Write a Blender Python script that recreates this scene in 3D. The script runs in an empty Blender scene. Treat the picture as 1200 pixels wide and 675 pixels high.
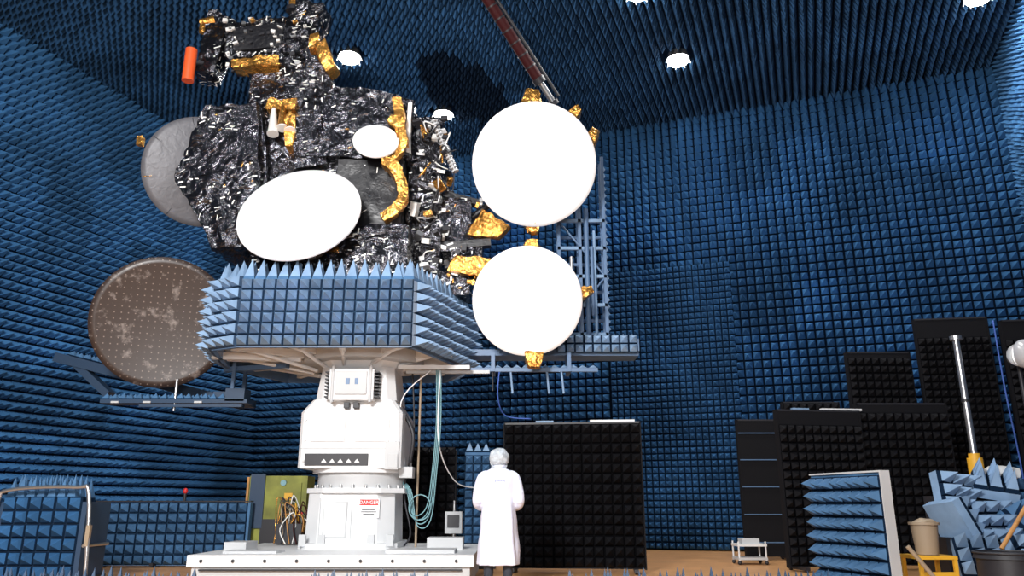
import bpy, math, random
from mathutils import Vector, Matrix, noise, Euler
random.seed(7)
scene = bpy.context.scene
scene.view_settings.view_transform = 'Standard'
V3 = Vector

# ------------------------------------------------------------ materials
def mat(name, col, rough=0.6, metal=0.0, spec=0.5, bump=0.0, bscale=20.0, var=0.0, emit=0.0, coat=0.0, blocks=0.0, bsize=1.2, bdist=.03):
    m = bpy.data.materials.new(name); m.use_nodes = True
    nt = m.node_tree; b = nt.nodes['Principled BSDF']
    b.inputs['Base Color'].default_value = (*col, 1)
    b.inputs['Roughness'].default_value = rough
    b.inputs['Metallic'].default_value = metal
    b.inputs['Specular IOR Level'].default_value = spec
    b.inputs['Coat Weight'].default_value = coat
    tc = nt.nodes.new('ShaderNodeTexCoord')
    if emit > 0:
        b.inputs['Emission Color'].default_value = (*col, 1)
        b.inputs['Emission Strength'].default_value = emit
    src = None
    if var > 0:
        n = nt.nodes.new('ShaderNodeTexNoise'); n.inputs['Scale'].default_value = bscale * 0.35
        n.inputs['Detail'].default_value = 6
        nt.links.new(tc.outputs['Object'], n.inputs['Vector'])
        r = nt.nodes.new('ShaderNodeMapRange')
        r.inputs['From Min'].default_value = 0.3; r.inputs['From Max'].default_value = 0.7
        r.inputs['To Min'].default_value = 1 - var; r.inputs['To Max'].default_value = 1 + var
        nt.links.new(n.outputs['Fac'], r.inputs['Value']); src = r.outputs['Result']
    if blocks > 0:
        mp = nt.nodes.new('ShaderNodeMapping'); mp.inputs['Rotation'].default_value = (0, 0, math.radians(20.6))
        nt.links.new(tc.outputs['Object'], mp.inputs['Vector'])
        s = nt.nodes.new('ShaderNodeVectorMath'); s.operation = 'SNAP'
        s.inputs[1].default_value = (bsize, bsize, bsize)
        nt.links.new(mp.outputs[0], s.inputs[0])
        w = nt.nodes.new('ShaderNodeTexWhiteNoise'); nt.links.new(s.outputs[0], w.inputs['Vector'])
        r = nt.nodes.new('ShaderNodeMapRange')
        r.inputs['To Min'].default_value = 1 - blocks; r.inputs['To Max'].default_value = 1 + blocks
        nt.links.new(w.outputs['Value'], r.inputs['Value'])
        if src:
            mu = nt.nodes.new('ShaderNodeMath'); mu.operation = 'MULTIPLY'
            nt.links.new(src, mu.inputs[0]); nt.links.new(r.outputs['Result'], mu.inputs[1]); src = mu.outputs[0]
        else: src = r.outputs['Result']
    if src:
        h = nt.nodes.new('ShaderNodeVectorMath'); h.operation = 'SCALE'
        h.inputs[0].default_value = col
        nt.links.new(src, h.inputs['Scale']); nt.links.new(h.outputs[0], b.inputs['Base Color'])
    if bump > 0:
        n = nt.nodes.new('ShaderNodeTexNoise'); n.inputs['Scale'].default_value = bscale; n.inputs['Detail'].default_value = 5
        n.inputs['Distortion'].default_value = 1.0
        nt.links.new(tc.outputs['Object'], n.inputs['Vector'])
        bm = nt.nodes.new('ShaderNodeBump'); bm.inputs['Strength'].default_value = bump; bm.inputs['Distance'].default_value = bdist
        nt.links.new(n.outputs['Fac'], bm.inputs['Height']); nt.links.new(bm.outputs['Normal'], b.inputs['Normal'])
    return m

M = {}
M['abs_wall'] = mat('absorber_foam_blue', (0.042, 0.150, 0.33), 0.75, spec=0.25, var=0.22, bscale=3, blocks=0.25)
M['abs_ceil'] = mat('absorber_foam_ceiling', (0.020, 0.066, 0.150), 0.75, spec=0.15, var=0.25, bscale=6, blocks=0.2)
M['abs_door'] = mat('absorber_foam_door', (0.030, 0.11, 0.25), 0.75, spec=0.25, var=0.2, bscale=6, blocks=0.15)
M['abs_back_shade'] = mat('absorber_backing_groove_shade', (0.006, 0.017, 0.040), 0.9, spec=0.05)  # dark tone of the backing; on pyramid feet it paints groove shade
M['abs_light'] = mat('absorber_foam_steel_blue', (0.21, 0.33, 0.50), 0.7, spec=0.3, var=0.25, bscale=8)
M['abs_mid'] = mat('absorber_foam_mid_blue', (0.06, 0.15, 0.29), 0.7, spec=0.3, var=0.2, bscale=10)
M['abs_black'] = mat('absorber_foam_black', (0.008, 0.008, 0.010), 0.75, spec=0.15)
M['black_groove'] = mat('absorber_black_groove_shade', (0.002, 0.002, 0.003), 0.9, spec=0.05)  # deeper black painting groove shade on feet of black pyramids
M['patch_dark'] = mat('absorber_foam_dark_patch', (0.006, 0.015, 0.033), 0.9, spec=0.1)  # irregular darker patch of ceiling pyramids
M['foil'] = mat('black_kapton_foil', (0.075, 0.075, 0.085), 0.15, metal=0.92, spec=0.5, bump=1.0, bscale=4.2, bdist=.11)
M['foil_dull'] = mat('black_kapton_panel', (0.010, 0.010, 0.013), 0.35, spec=0.5, bump=0.3, bscale=12)
M['gold'] = mat('gold_kapton_foil', (0.82, 0.40, 0.09), 0.25, metal=0.85, bump=1.0, bscale=7, var=0.4, bdist=.06)
M['silver'] = mat('silver_tape_and_glints', (0.88, 0.87, 0.84), 0.35, metal=0.2)
M['white'] = mat('white_reflector', (0.95, 0.95, 0.96), 0.5)
M['paint'] = mat('white_paint', (0.76, 0.77, 0.78), 0.45, var=0.06, bscale=4)
M['paint2'] = mat('cream_paint', (0.52, 0.53, 0.54), 0.5, var=0.05, bscale=4)
M['greydish'] = mat('grey_reflector_skin', (0.135, 0.135, 0.15), 0.45, metal=.1, var=0.15, bscale=8, bump=0.3)
M['dark'] = mat('dark_metal', (0.02, 0.02, 0.025), 0.5)
M['steel'] = mat('brushed_steel', (0.6, 0.6, 0.6), 0.3, metal=0.9)
M['frame_blue'] = mat('blue_painted_steel', (0.10, 0.18, 0.32), 0.45)
M['frame_dk'] = mat('absorber_dark_blue_groove_shade', (0.022, 0.050, 0.10), 0.5)
M['orange'] = mat('orange_red_paint', (0.80, 0.11, 0.025), 0.45)
M['red'] = mat('red_paint', (0.6, 0.02, 0.02), 0.5)
M['maroon'] = mat('crane_maroon', (0.040, 0.005, 0.006), 0.7, spec=.2)
M['yellow'] = mat('yellow_paint', (0.75, 0.40, 0.03), 0.5)
M['olive'] = mat('olive_yellow_panel', (0.20, 0.21, 0.035), 0.6, var=0.5, bscale=8)
M['cyan'] = mat('teal_cable', (0.20, 0.38, 0.42), 0.5)
M['wood'] = mat('wood_orange', (0.50, 0.24, 0.07), 0.6, var=0.2)
M['floor'] = mat('floor_vinyl_tan', (0.60, 0.31, 0.13), 0.4, var=0.12, bscale=6)
M['tan'] = mat('tan_bin', (0.33, 0.25, 0.17), 0.6)
M['coat'] = mat('white_lab_coat', (0.74, 0.77, 0.92), 0.85, bump=0.3, bscale=8)
M['net'] = mat('hair_net', (0.52, 0.58, 0.64), 0.9, bump=0.8, bscale=45, var=0.35)
M['skin'] = mat('skin', (0.55, 0.33, 0.24), 0.5)
M['hair'] = mat('dark_hair', (0.03, 0.02, 0.015), 0.6)
M['trouser'] = mat('dark_trousers', (0.03, 0.035, 0.05), 0.8)
M['shoe'] = mat('grey_shoe', (0.08, 0.08, 0.09), 0.6)
M['ink'] = mat('blue_ink', (0.05, 0.12, 0.45), 0.6)
M['lamp'] = mat('lamp_glass', (1.0, 0.97, 0.90), 0.5, emit=40)
M['lit'] = mat('lens_glass', (0.7, 0.7, 0.72), 0.15, metal=0.3)

def brown():
    m = bpy.data.materials.new('brown_reflector_mesh'); m.use_nodes = True
    nt = m.node_tree; b = nt.nodes['Principled BSDF']; b.inputs['Roughness'].default_value = 0.38
    tc = nt.nodes.new('ShaderNodeTexCoord')
    vo = nt.nodes.new('ShaderNodeTexVoronoi'); vo.inputs['Scale'].default_value = 10; vo.inputs['Randomness'].default_value = 0.0
    vo.voronoi_dimensions = '2D'
    nt.links.new(tc.outputs['UV'], vo.inputs['Vector'])
    r = nt.nodes.new('ShaderNodeMapRange'); r.inputs['From Min'].default_value = 0.06; r.inputs['From Max'].default_value = 0.12
    r.inputs['To Min'].default_value = 1; r.inputs['To Max'].default_value = 0
    nt.links.new(vo.outputs['Distance'], r.inputs['Value'])
    n = nt.nodes.new('ShaderNodeTexNoise'); n.inputs['Scale'].default_value = 3.4; n.inputs['Detail'].default_value = 6; n.inputs['Roughness'].default_value = .65
    nt.links.new(tc.outputs['UV'], n.inputs['Vector'])
    cr = nt.nodes.new('ShaderNodeValToRGB'); cr.color_ramp.elements[0].position = 0.56; cr.color_ramp.elements[0].color = (0.040, 0.026, 0.022, 1)
    cr.color_ramp.elements[1].position = 0.78; cr.color_ramp.elements[1].color = (0.40, 0.34, 0.31, 1)
    nt.links.new(n.outputs['Fac'], cr.inputs['Fac'])
    mx = nt.nodes.new('ShaderNodeMix'); mx.data_type = 'RGBA'
    mx.inputs[7].default_value = (0.26, 0.20, 0.17, 1)
    nt.links.new(r.outputs['Result'], mx.inputs[0]); nt.links.new(cr.outputs['Color'], mx.inputs[6])
    nt.links.new(mx.outputs[2], b.inputs['Base Color'])
    return m
M['brown'] = brown()

# ------------------------------------------------------------ mesh builder
def basis(n):
    n = V3(n).normalized()
    a = V3((0, 0, 1)) if abs(n.z) < 0.95 else V3((0, 1, 0))
    u = a.cross(n).normalized(); v = n.cross(u).normalized()
    return u, v, n

class MB:
    def __init__(s): s.v = []; s.f = []; s.m = []; s.sm = []; s.mats = []; s.uv = {}
    def mi(s, k):
        if k not in s.mats: s.mats.append(k)
        return s.mats.index(k)
    def add(s, vs, fs, k, smooth=False):
        o = len(s.v); i = s.mi(k)
        s.v.extend([tuple(p) for p in vs])
        for f in fs:
            s.f.append(tuple(o + a for a in f)); s.m.append(i); s.sm.append(smooth)
        return o
    def box(s, c, size, k, rot=(0, 0, 0)):
        R = Euler([math.radians(a) for a in rot]).to_matrix(); c = V3(c)
        vs = [c + R @ V3((x * size[0] / 2, y * size[1] / 2, z * size[2] / 2)) for x in (-1, 1) for y in (-1, 1) for z in (-1, 1)]
        s.add(vs, [(0, 1, 3, 2), (4, 6, 7, 5), (0, 4, 5, 1), (2, 3, 7, 6), (0, 2, 6, 4), (1, 5, 7, 3)], k)
    def cyl(s, p, q, r, k, r2=None, n=16, smooth=True):
        p = V3(p); q = V3(q); r2 = r if r2 is None else r2
        u, v, w = basis(q - p)
        vs = []
        for c, rr in ((p, r), (q, r2)):
            for i in range(n):
                a = 2 * math.pi * i / n; vs.append(c + u * math.cos(a) * rr + v * math.sin(a) * rr)
        s.add(vs, [(i, (i + 1) % n, n + (i + 1) % n, n + i) for i in range(n)], k, smooth)
        s.add(vs[:n], [tuple(reversed(range(n)))], k); s.add(vs[n:], [tuple(range(n))], k)
    def tube(s, pts, r, k, n=8, sub=6):
        P = [V3(p) for p in pts]
        if len(P) > 2:
            Q = []
            for i in range(len(P) - 1):
                a = P[max(i - 1, 0)]; b = P[i]; c = P[i + 1]; d = P[min(i + 2, len(P) - 1)]
                for j in range(sub):
                    t = j / sub
                    Q.append(0.5 * ((2 * b) + (c - a) * t + (2 * a - 5 * b + 4 * c - d) * t * t + (3 * b - a - 3 * c + d) * t ** 3))
            Q.append(P[-1]); P = Q
        R = r if isinstance(r, (list, tuple)) else [r] * 2
        vs = []; ref = None
        for i, p in enumerate(P):
            t = (P[min(i + 1, len(P) - 1)] - P[max(i - 1, 0)]).normalized()
            if ref is None: ref = basis(t)[0]
            ref = (ref - t * ref.dot(t)).normalized(); w = t.cross(ref)
            x = i / (len(P) - 1) * (len(R) - 1); j = min(int(x), len(R) - 2); rr = R[j] + (R[j + 1] - R[j]) * (x - j)
            for a in range(n):
                th = 2 * math.pi * a / n; vs.append(p + ref * math.cos(th) * rr + w * math.sin(th) * rr)
        L = len(P); fs = []
        for i in range(L - 1):
            for a in range(n): fs.append((i * n + a, i * n + (a + 1) % n, (i + 1) * n + (a + 1) % n, (i + 1) * n + a))
        fs.append(tuple(reversed(range(n)))); fs.append(tuple(range((L - 1) * n, L * n)))
        s.add(vs, fs, k, True)
    def prism(s, c, a, b, z0, z1, k, ch=0.0):
        def ring(w, d, z):
            w /= 2; d /= 2; h = ch
            if ch <= 0: return [(c[0] + x, c[1] + y, z) for x, y in ((-w, -d), (w, -d), (w, d), (-w, d))]
            return [(c[0] + x, c[1] + y, z) for x, y in ((-w + h, -d), (w - h, -d), (w, -d + h), (w, d - h), (w - h, d), (-w + h, d), (-w, d - h), (-w, -d + h))]
        A = ring(*a, z0); B_ = ring(*b, z1); n = len(A)
        s.add(A + B_, [(i, (i + 1) % n, n + (i + 1) % n, n + i) for i in range(n)] + [tuple(reversed(range(n))), tuple(range(n, 2 * n))], k)
    def ell(s, c, r, k, n=20, m=12, jit=0.0, R=None):
        vs = []; c = V3(c)
        for i in range(m + 1):
            ph = math.pi * i / m
            for j in range(n):
                th = 2 * math.pi * j / n
                p = V3((r[0] * math.sin(ph) * math.cos(th), r[1] * math.sin(ph) * math.sin(th), r[2] * math.cos(ph)))
                if jit: p *= 1 + jit * noise.noise(p * 14 + c * 3)
                if R: p = R @ p
                vs.append(c + p)
        fs = []
        for i in range(m):
            for j in range(n): fs.append((i * n + j, (i + 1) * n + j, (i + 1) * n + (j + 1) % n, i * n + (j + 1) % n))
        s.add(vs, fs, k, True)
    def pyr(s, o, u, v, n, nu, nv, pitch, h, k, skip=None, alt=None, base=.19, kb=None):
        # pyramidal absorber: foot darkened to paint in groove shade, foam colour above
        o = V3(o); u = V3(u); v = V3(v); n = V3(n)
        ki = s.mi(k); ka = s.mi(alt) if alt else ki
        kb = s.mi(kb or ('black_groove' if k == 'abs_black' else 'abs_back_shade'))
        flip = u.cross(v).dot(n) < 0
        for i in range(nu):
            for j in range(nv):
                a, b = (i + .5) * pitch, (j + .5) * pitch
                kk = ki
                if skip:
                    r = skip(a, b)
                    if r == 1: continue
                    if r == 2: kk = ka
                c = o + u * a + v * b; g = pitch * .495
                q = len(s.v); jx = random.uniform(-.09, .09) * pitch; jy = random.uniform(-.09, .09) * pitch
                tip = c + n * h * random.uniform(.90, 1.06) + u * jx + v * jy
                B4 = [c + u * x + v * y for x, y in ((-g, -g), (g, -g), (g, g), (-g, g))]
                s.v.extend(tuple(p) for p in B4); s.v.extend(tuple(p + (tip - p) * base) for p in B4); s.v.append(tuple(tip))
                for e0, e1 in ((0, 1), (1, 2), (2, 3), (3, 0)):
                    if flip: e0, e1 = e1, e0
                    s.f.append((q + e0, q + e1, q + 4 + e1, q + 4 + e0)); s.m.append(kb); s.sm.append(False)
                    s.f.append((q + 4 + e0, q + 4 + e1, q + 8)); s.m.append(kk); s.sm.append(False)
    def foil8(s, C, k, seg=0.07, amp=0.045, fleck=0.0):
        C = [V3(c) for c in C]; cen = sum(C, V3((0, 0, 0))) / 8
        if k == 'foil': amp *= .5
        def P0(x, y, z):
            r = V3((0, 0, 0))
            for i in range(8):
                wx = x if i & 4 else 1 - x; wy = y if i & 2 else 1 - y; wz = z if i & 1 else 1 - z
                r += C[i] * (wx * wy * wz)
            return r
        def P(x, y, z):
            p = P0(x, y, z)
            q = V3((p.x, p.y, p.z * .7))
            d = noise.noise_vector(q * 2.3) * amp * 1.6
            f = 1 - abs(noise.noise(q * 5.5 + V3((3, 1, 7)))) * 2
            f2 = 1 - abs(noise.noise(q * 12 + V3((9, 4, 2)))) * 2
            d += (p - cen).normalized() * (f * amp * 1.0 + f2 * amp * .45)
            return p + d
        for ax in range(3):
            o1, o2 = [a for a in range(3) if a != ax]
            for sg in (0, 1):
                q = [0, 0, 0]; q[ax] = sg
                def at(a, b_):
                    qq = list(q); qq[o1] = a; qq[o2] = b_; return P0(*qq)
                l1 = (at(1, .5) - at(0, .5)).length; l2 = (at(.5, 1) - at(.5, 0)).length
                n1 = max(2, int(l1 / seg)); n2 = max(2, int(l2 / seg)); vs = []
                for i in range(n1 + 1):
                    for j in range(n2 + 1):
                        qq = list(q); qq[o1] = i / n1; qq[o2] = j / n2; vs.append(P(*qq))
                fs = []; fl = (sg > 0) != (ax == 1)
                for i in range(n1):
                    for j in range(n2):
                        a = i * (n2 + 1) + j; f = (a, a + n2 + 1, a + n2 + 2, a + 1)
                        fs.append(f if fl else f[::-1])
                s.add(vs, fs, k, True)
                if fleck > 0:
                    e1 = at(1, .5) - at(0, .5); e2 = at(.5, 1) - at(.5, 0); nn = e1.cross(e2).normalized()
                    if nn.dot(at(.5, .5) - cen) < 0: nn = -nn
                    for _ in range(int(fleck * l1 * l2)):
                        qq = list(q); qq[o1] = random.uniform(.02, .98); qq[o2] = random.uniform(.02, .98)
                        p = P(*qq) + nn * 0.02
                        if noise.noise(p * 1.7) < -.03: continue
                        uu = e1.normalized(); an = random.choice([0.1, 0.2, 0.4, 1.5]) + random.uniform(-.25, .25); vv = nn.cross(uu)
                        d1 = uu * math.cos(an) + vv * math.sin(an); d2 = nn.cross(d1)
                        l = random.uniform(.010, .05); w = random.uniform(.004, .012)
                        d1 = d1 + nn * random.uniform(-.3, .3)
                        s.add([p - d1 * l - d2 * w, p + d1 * l - d2 * w, p + d1 * l + d2 * w, p - d1 * l + d2 * w], [(0, 1, 2, 3)], 'silver' if random.random() < .88 else 'gold')  # tape flecks that also paint the foil's bright glints
    def foil(s, c, size, k, rot=(0, 0, 0), seg=0.07, amp=0.045, fleck=0.0, taper=(1, 1)):
        R = Euler([math.radians(a) for a in rot]).to_matrix(); c = V3(c); C = []
        for x in (-1, 1):
            for y in (-1, 1):
                for z in (-1, 1):
                    sx = taper[0] if z > 0 else 1; sy = taper[1] if z > 0 else 1
                    C.append(c + R @ V3((x * size[0] / 2 * sx, y * size[1] / 2 * sy, z * size[2] / 2)))
        s.foil8(C, k, seg, amp, fleck)
    def foilpoly(s, bl, br, tr, tl, y0, y1, k, **kw):
        C = [(bl[0], y0, bl[1]), (tl[0], y0, tl[1]), (bl[0], y1, bl[1]), (tl[0], y1, tl[1]), (br[0], y0, br[1]), (tr[0], y0, tr[1]), (br[0], y1, br[1]), (tr[0], y1, tr[1])]
        s.foil8(C, k, **kw)
    def dish(s, c, r, n, k, kb, depth=0.12, th=0.03, rings=10, seg=96):
        u, v, w = basis(n); c = V3(c)
        vs = []
        for side in (0, 1):
            for i in range(rings + 1):
                t = i / rings
                for j in range(seg):
                    a = 2 * math.pi * j / seg
                    vs.append(c + u * math.cos(a) * r * t + v * math.sin(a) * r * t + w * (depth * (t * t - 1) - side * th))
        fs = []; fb = []; N = (rings + 1) * seg
        for i in range(rings):
            for j in range(seg):
                a = i * seg + j; b = i * seg + (j + 1) % seg
                fs.append((a, a + seg, b + seg, b)); fb.append((N + b, N + b + seg, N + a + seg, N + a))
        o = s.add(vs, fs, k, True)
        i2 = s.mi(kb)
        for f in fb: s.f.append(tuple(o + x for x in f)); s.m.append(i2); s.sm.append(True)
        for j in range(seg):
            a = rings * seg + j; b = rings * seg + (j + 1) % seg
            s.f.append((o + a, o + N + a, o + N + b, o + b)); s.m.append(s.mi(k)); s.sm.append(False)
        for i in range(rings + 1):
            for j in range(seg):
                t = i / rings; a = 2 * math.pi * j / seg
                s.uv[o + i * seg + j] = (math.cos(a) * t * r + 1.5, math.sin(a) * t * r + 1.5)
        if depth > 0:
            for j in range(6):
                a = math.pi * j / 3
                d = u * math.cos(a) + v * math.sin(a)
                s.cyl(c - w * (depth + th + .03) + d * r * .1, c - w * (depth * .25 + th + .03) + d * r * .85, 0.018, kb, n=6)
    def build(s, name, parent=None):
        me = bpy.data.meshes.new(name); me.from_pydata(s.v, [], s.f)
        for k in s.mats: me.materials.append(M[k])
        me.polygons.foreach_set('material_index', s.m); me.polygons.foreach_set('use_smooth', s.sm)
        if s.uv:
            ul = me.uv_layers.new(name='UVMap')
            for l in me.loops:
                if l.vertex_index in s.uv: ul.data[l.index].uv = s.uv[l.vertex_index]
        me.update()
        ob = bpy.data.objects.new(name, me); scene.collection.objects.link(ob)
        if parent: ob.parent = parent
        return ob

def empty(name):
    e = bpy.data.objects.new(name, None); scene.collection.objects.link(e); return e

# ------------------------------------------------------------ room frame
U = V3((.936, -.352, 0)); VB = V3((-.352, -.936, 0)); A0 = V3((-7.5, 22.56, 0)); Z = V3((0, 0, 1))
U.normalize(); VB.normalize()
WID, DEP, HT = 20.0, 26.0, 10.7
def W(u, v, z): return A0 + U * u + VB * v + Z * z
def slab(b, p, du, dv, dn, k):
    vs = [p, p + du, p + du + dv, p + dv, p + dn, p + du + dn, p + du + dv + dn, p + dv + dn]
    b.add(vs, [(0, 3, 2, 1), (4, 5, 6, 7), (0, 1, 5, 4), (1, 2, 6, 5), (2, 3, 7, 6), (3, 0, 4, 7)], k)
PT = .2; CH = .36
b = MB(); slab(b, W(-.2, -.2, -.2), U * (WID + .4), VB * (DEP + .4), Z * .2, 'floor'); b.build('floor')
b = MB(); slab(b, W(0, -.2, 0), U * WID, VB * .2, Z * HT, 'abs_back_shade')
def skb(a, z): return 1 if (10.6 < a < 13.7 and z < 6.65) else 0
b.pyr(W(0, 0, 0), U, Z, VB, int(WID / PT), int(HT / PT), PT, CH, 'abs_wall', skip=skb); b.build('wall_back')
b = MB(); slab(b, W(-.2, -.2, 0), U * .2, VB * (DEP + .4), Z * HT, 'abs_back_shade')
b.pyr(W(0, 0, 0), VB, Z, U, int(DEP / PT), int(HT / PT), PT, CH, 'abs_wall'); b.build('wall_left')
b = MB(); slab(b, W(WID, -.2, 0), U * .2, VB * (DEP + .4), Z * HT, 'abs_back_shade')
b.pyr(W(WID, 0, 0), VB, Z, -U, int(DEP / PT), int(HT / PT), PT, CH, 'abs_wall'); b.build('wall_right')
b = MB(); slab(b, W(0, DEP, 0), U * WID, VB * .2, Z * HT, 'abs_back_shade')
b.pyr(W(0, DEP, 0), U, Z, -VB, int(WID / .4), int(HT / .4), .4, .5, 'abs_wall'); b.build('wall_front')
lamps = [(-3.6, 15.0), (3.7, 15.1), (-1.75, 17.6), (9.1, 12.9), (2.44, 12.75), (-5.0, 6.0), (4.0, 4.0)]
lamps_uv = []
for x, y in lamps:
    r = V3((x, y, 0)) - A0; lamps_uv.append((r.dot(U), r.dot(VB)))
def skc(a, d):
    for lu, lv in lamps_uv:
        if abs(a - lu) < .3 and abs(d - lv) < .3: return 1
    ee = ((a - 8.0) / .85) ** 2 + ((d - 3.4) / 1.7) ** 2 + .6 * noise.noise(V3((int(a / .34), int(d / .34), 0)) * .7)
    if ee < 1: return 2
    return 0
PC = .17
b = MB(); slab(b, W(-.2, -.2, HT), U * (WID + .4), VB * (DEP + .4), Z * .2, 'abs_back_shade')
b.pyr(W(0, 0, HT), U, VB, -Z, int(WID / PC), int(DEP / PC), PC, .24, 'abs_ceil', skip=skc, alt='patch_dark'); b.build('ceiling')
b = MB(); slab(b, W(10.66, 0.0, 0.02), U * 3.0, VB * .16, Z * 6.6, 'abs_back_shade')
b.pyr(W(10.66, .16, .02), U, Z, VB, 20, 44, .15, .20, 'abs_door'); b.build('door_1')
for i, (x, y) in enumerate(lamps):
    b = MB(); c = V3((x, y, HT - .20))
    b.cyl(c + Z * .20, c + Z * .02, .20, 'steel', r2=.26, n=20)
    b.cyl(c + Z * .02, c - Z * .03, .22, 'lamp', n=24)
    for k in range(8):
        a = k * math.pi / 4
        b.cyl(c + V3((math.cos(a) * .25, math.sin(a) * .25, .02)), c + V3((math.cos(a) * .28, math.sin(a) * .28, -.05)), .012, 'steel', n=6)
    b.build('ceiling_lamp')

# ------------------------------------------------------------ positioner
pos = empty('satellite_positioner')
PX, PY = -2.35, 12.1
b = MB()
b.box((-2.28, 11.75, .12), (3.5, 3.0, .24), 'paint2'); b.box((-2.28, 11.75, .31), (3.6, 3.1, .14), 'paint')
for i in range(9):
    b.cyl((-3.9 + i * .4, 10.18, .31), (-3.9 + i * .4, 10.21, .31), .02, 'dark', n=8)
b.box((-2.28, 10.23, .20), (3.3, .04, .02), 'dark')
b.box((-1.2, 10.8, .40), (.9, .5, .05), 'paint2'); b.box((-3.4, 10.7, .395), (.7, .4, .03), 'paint2')
b.box((-.95, 11.6, .46), (.5, .4, .16), 'paint2'); b.box((-3.75, 11.2, .44), (.3, .5, .12), 'paint2')
b.build('platform', pos)
b = MB()
b.prism((PX, PY), (1.42, 1.40), (1.42, 1.40), .38, .46, 'paint', .15)
b.prism((PX, PY), (1.30, 1.30), (1.26, 1.26), .46, 1.15, 'paint', .22)
for x in (-.62, -.35, .35, .62): b.box((PX + x, PY - .66, .50), (.10, .06, .16), 'paint2')
for x in (-.40, .05): b.box((PX + x, PY - .652, .78), (.012, .01, .6), 'paint2')
b.box((PX - .18, PY - .655, .78), (.34, .012, .5), 'paint2'); b.box((PX - .18, PY - .662, .78), (.30, .01, .46), 'paint')
b.prism((PX + .05, PY), (1.44, 1.4), (1.44, 1.4), 1.15, 1.22, 'paint', .3)
b.cyl((PX + .06, PY, 1.22), (PX + .06, PY, 1.44), .66, 'paint2', n=40)
b.cyl((PX + .06, PY, 1.44), (PX + .06, PY, 1.52), .74, 'paint', n=40)
for k in range(24):
    a = k * math.pi / 12; b.cyl((PX + .06 + math.cos(a) * .69, PY + math.sin(a) * .69, 1.20), (PX + .06 + math.cos(a) * .69, PY + math.sin(a) * .69, 1.27), .02, 'steel', n=6)
b.prism((PX - .02, PY), (1.50, 1.36), (1.50, 1.36), 1.5, 2.30, 'paint', .05)
b.prism((PX - .02, PY), (1.50, 1.36), (1.22, 1.20), 2.30, 2.50, 'paint', .05)
b.box((PX - .20, PY - .685, 1.62), (.92, .03, .17), 'dark')
for i in range(5): b.add([(PX - .42 + i * .12, PY - .702, 1.58), (PX - .34 + i * .12, PY - .702, 1.58), (PX - .38 + i * .12, PY - .702, 1.63)], [(0, 1, 2)], 'paint')
b.box((PX + .62, PY - .69, 1.60), (.14, .06, .2), 'paint2'); b.box((PX + .78, PY - .3, 1.45), (.2, .3, .16), 'paint2')
b.box((PX - .02, PY - .682, 1.78), (1.44, .008, .012), 'paint2'); b.box((PX + .30, PY - .69, 2.05), (.5, .03, .35), 'paint'); b.box((PX - .35, PY - .69, 2.05), (.5, .03, .35), 'paint')
b.box((PX + .60, PY - .685, 1.68), (.2, .03, .4), 'paint2')
for x in (-.68, .64):
    for z in (1.6, 1.9, 2.2): b.cyl((PX + x, PY - .69, z), (PX + x, PY - .705, z), .02, 'steel', n=8)
b.prism((PX, PY), (1.22, 1.20), (1.10, 1.1), 2.50, 3.0, 'paint', .12)
b.prism((PX, PY), (1.10, 1.1), (1.24, 1.2), 3.0, 3.12, 'paint', .2)
b.cyl((PX, PY, 3.12), (PX, PY, 3.34), .60, 'paint', n=40)
b.box((PX - .02, PY - .68, 2.70), (.66, .26, .46), 'paint'); b.box((PX - .02, PY - .82, 2.72), (.46, .04, .34), 'paint2')
for sx in (-1, 1):
    for i in range(8): b.box((PX - .02 + sx * .36, PY - .68, 2.52 + i * .052), (.08, .22, .022), 'dark')
    b.cyl((PX - .02 + sx * .28, PY - .80, 2.44), (PX - .02 + sx * .28, PY - .80, 2.98), .028, 'paint2', n=10)
b.box((PX - .07, PY - .842, 2.74), (.06, .01, .09), 'frame_blue'); b.box((PX + .06, PY - .842, 2.74), (.05, .01, .09), 'frame_blue')
for s_ in (-1, 1): b.box((PX + s_ * .07 - .02, PY - .70, 2.40), (.08, .1, .08), 'dark')
b.box((PX, PY - .58, 3.2), (.5, .06, .12), 'paint2')
b.tube([(PX + .72, PY - .3, 2.3), (PX + .86, PY - .35, 2.0), (PX + .82, PY - .3, 1.6)], .03, 'dark')
ped = b.build('pedestal', pos)
bv = ped.modifiers.new('bevel', 'BEVEL'); bv.width = .012; bv.segments = 2; bv.limit_method = 'ANGLE'
poly = [(-4.30, 10.80), (-3.85, 10.55), (-1.40, 10.55), (-.70, 12.5), (-1.2, 13.9), (-4.1, 13.9), (-4.65, 12.4)]
b = MB()
n = len(poly); vs = [(x, y, 3.30) for x, y in poly] + [(x, y, 4.10) for x, y in poly]
b.add(vs, [(i, (i + 1) % n, n + (i + 1) % n, n + i) for i in range(n)], 'abs_mid')
b.add(vs[:n], [tuple(reversed(range(n)))], 'paint2'); b.add(vs[n:], [tuple(range(n))], 'abs_mid')
for i in range(n):
    p = V3((*poly[i], 0)); q = V3((*poly[(i + 1) % n], 0)); d = (q - p); L = d.length; d.normalize(); nr = V3((d.y, -d.x, 0))
    pt = L / max(1, round(L / .165))
    b.pyr(p + Z * 3.12, d, Z, nr, round(L / pt), 6, pt, .25, 'abs_light', base=.2, kb='frame_dk')  # dark feet paint shade into the gaps between collar pyramids
    b.box(((p + q) / 2 + Z * 3.19 - nr * .04)[:], (L, .06, .16), 'frame_blue', (0, 0, math.degrees(math.atan2(d.y, d.x))))
    if i in (0, 1, 2, 3, 6):
        b.pyr(p + Z * 4.10, d, -nr, Z, round(L / pt), 2, pt, .32, 'abs_light', base=.15, kb='abs_mid')  # mid-blue feet paint groove shade between these pyramids
b.build('absorber_collar', pos)
b = MB()
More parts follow.
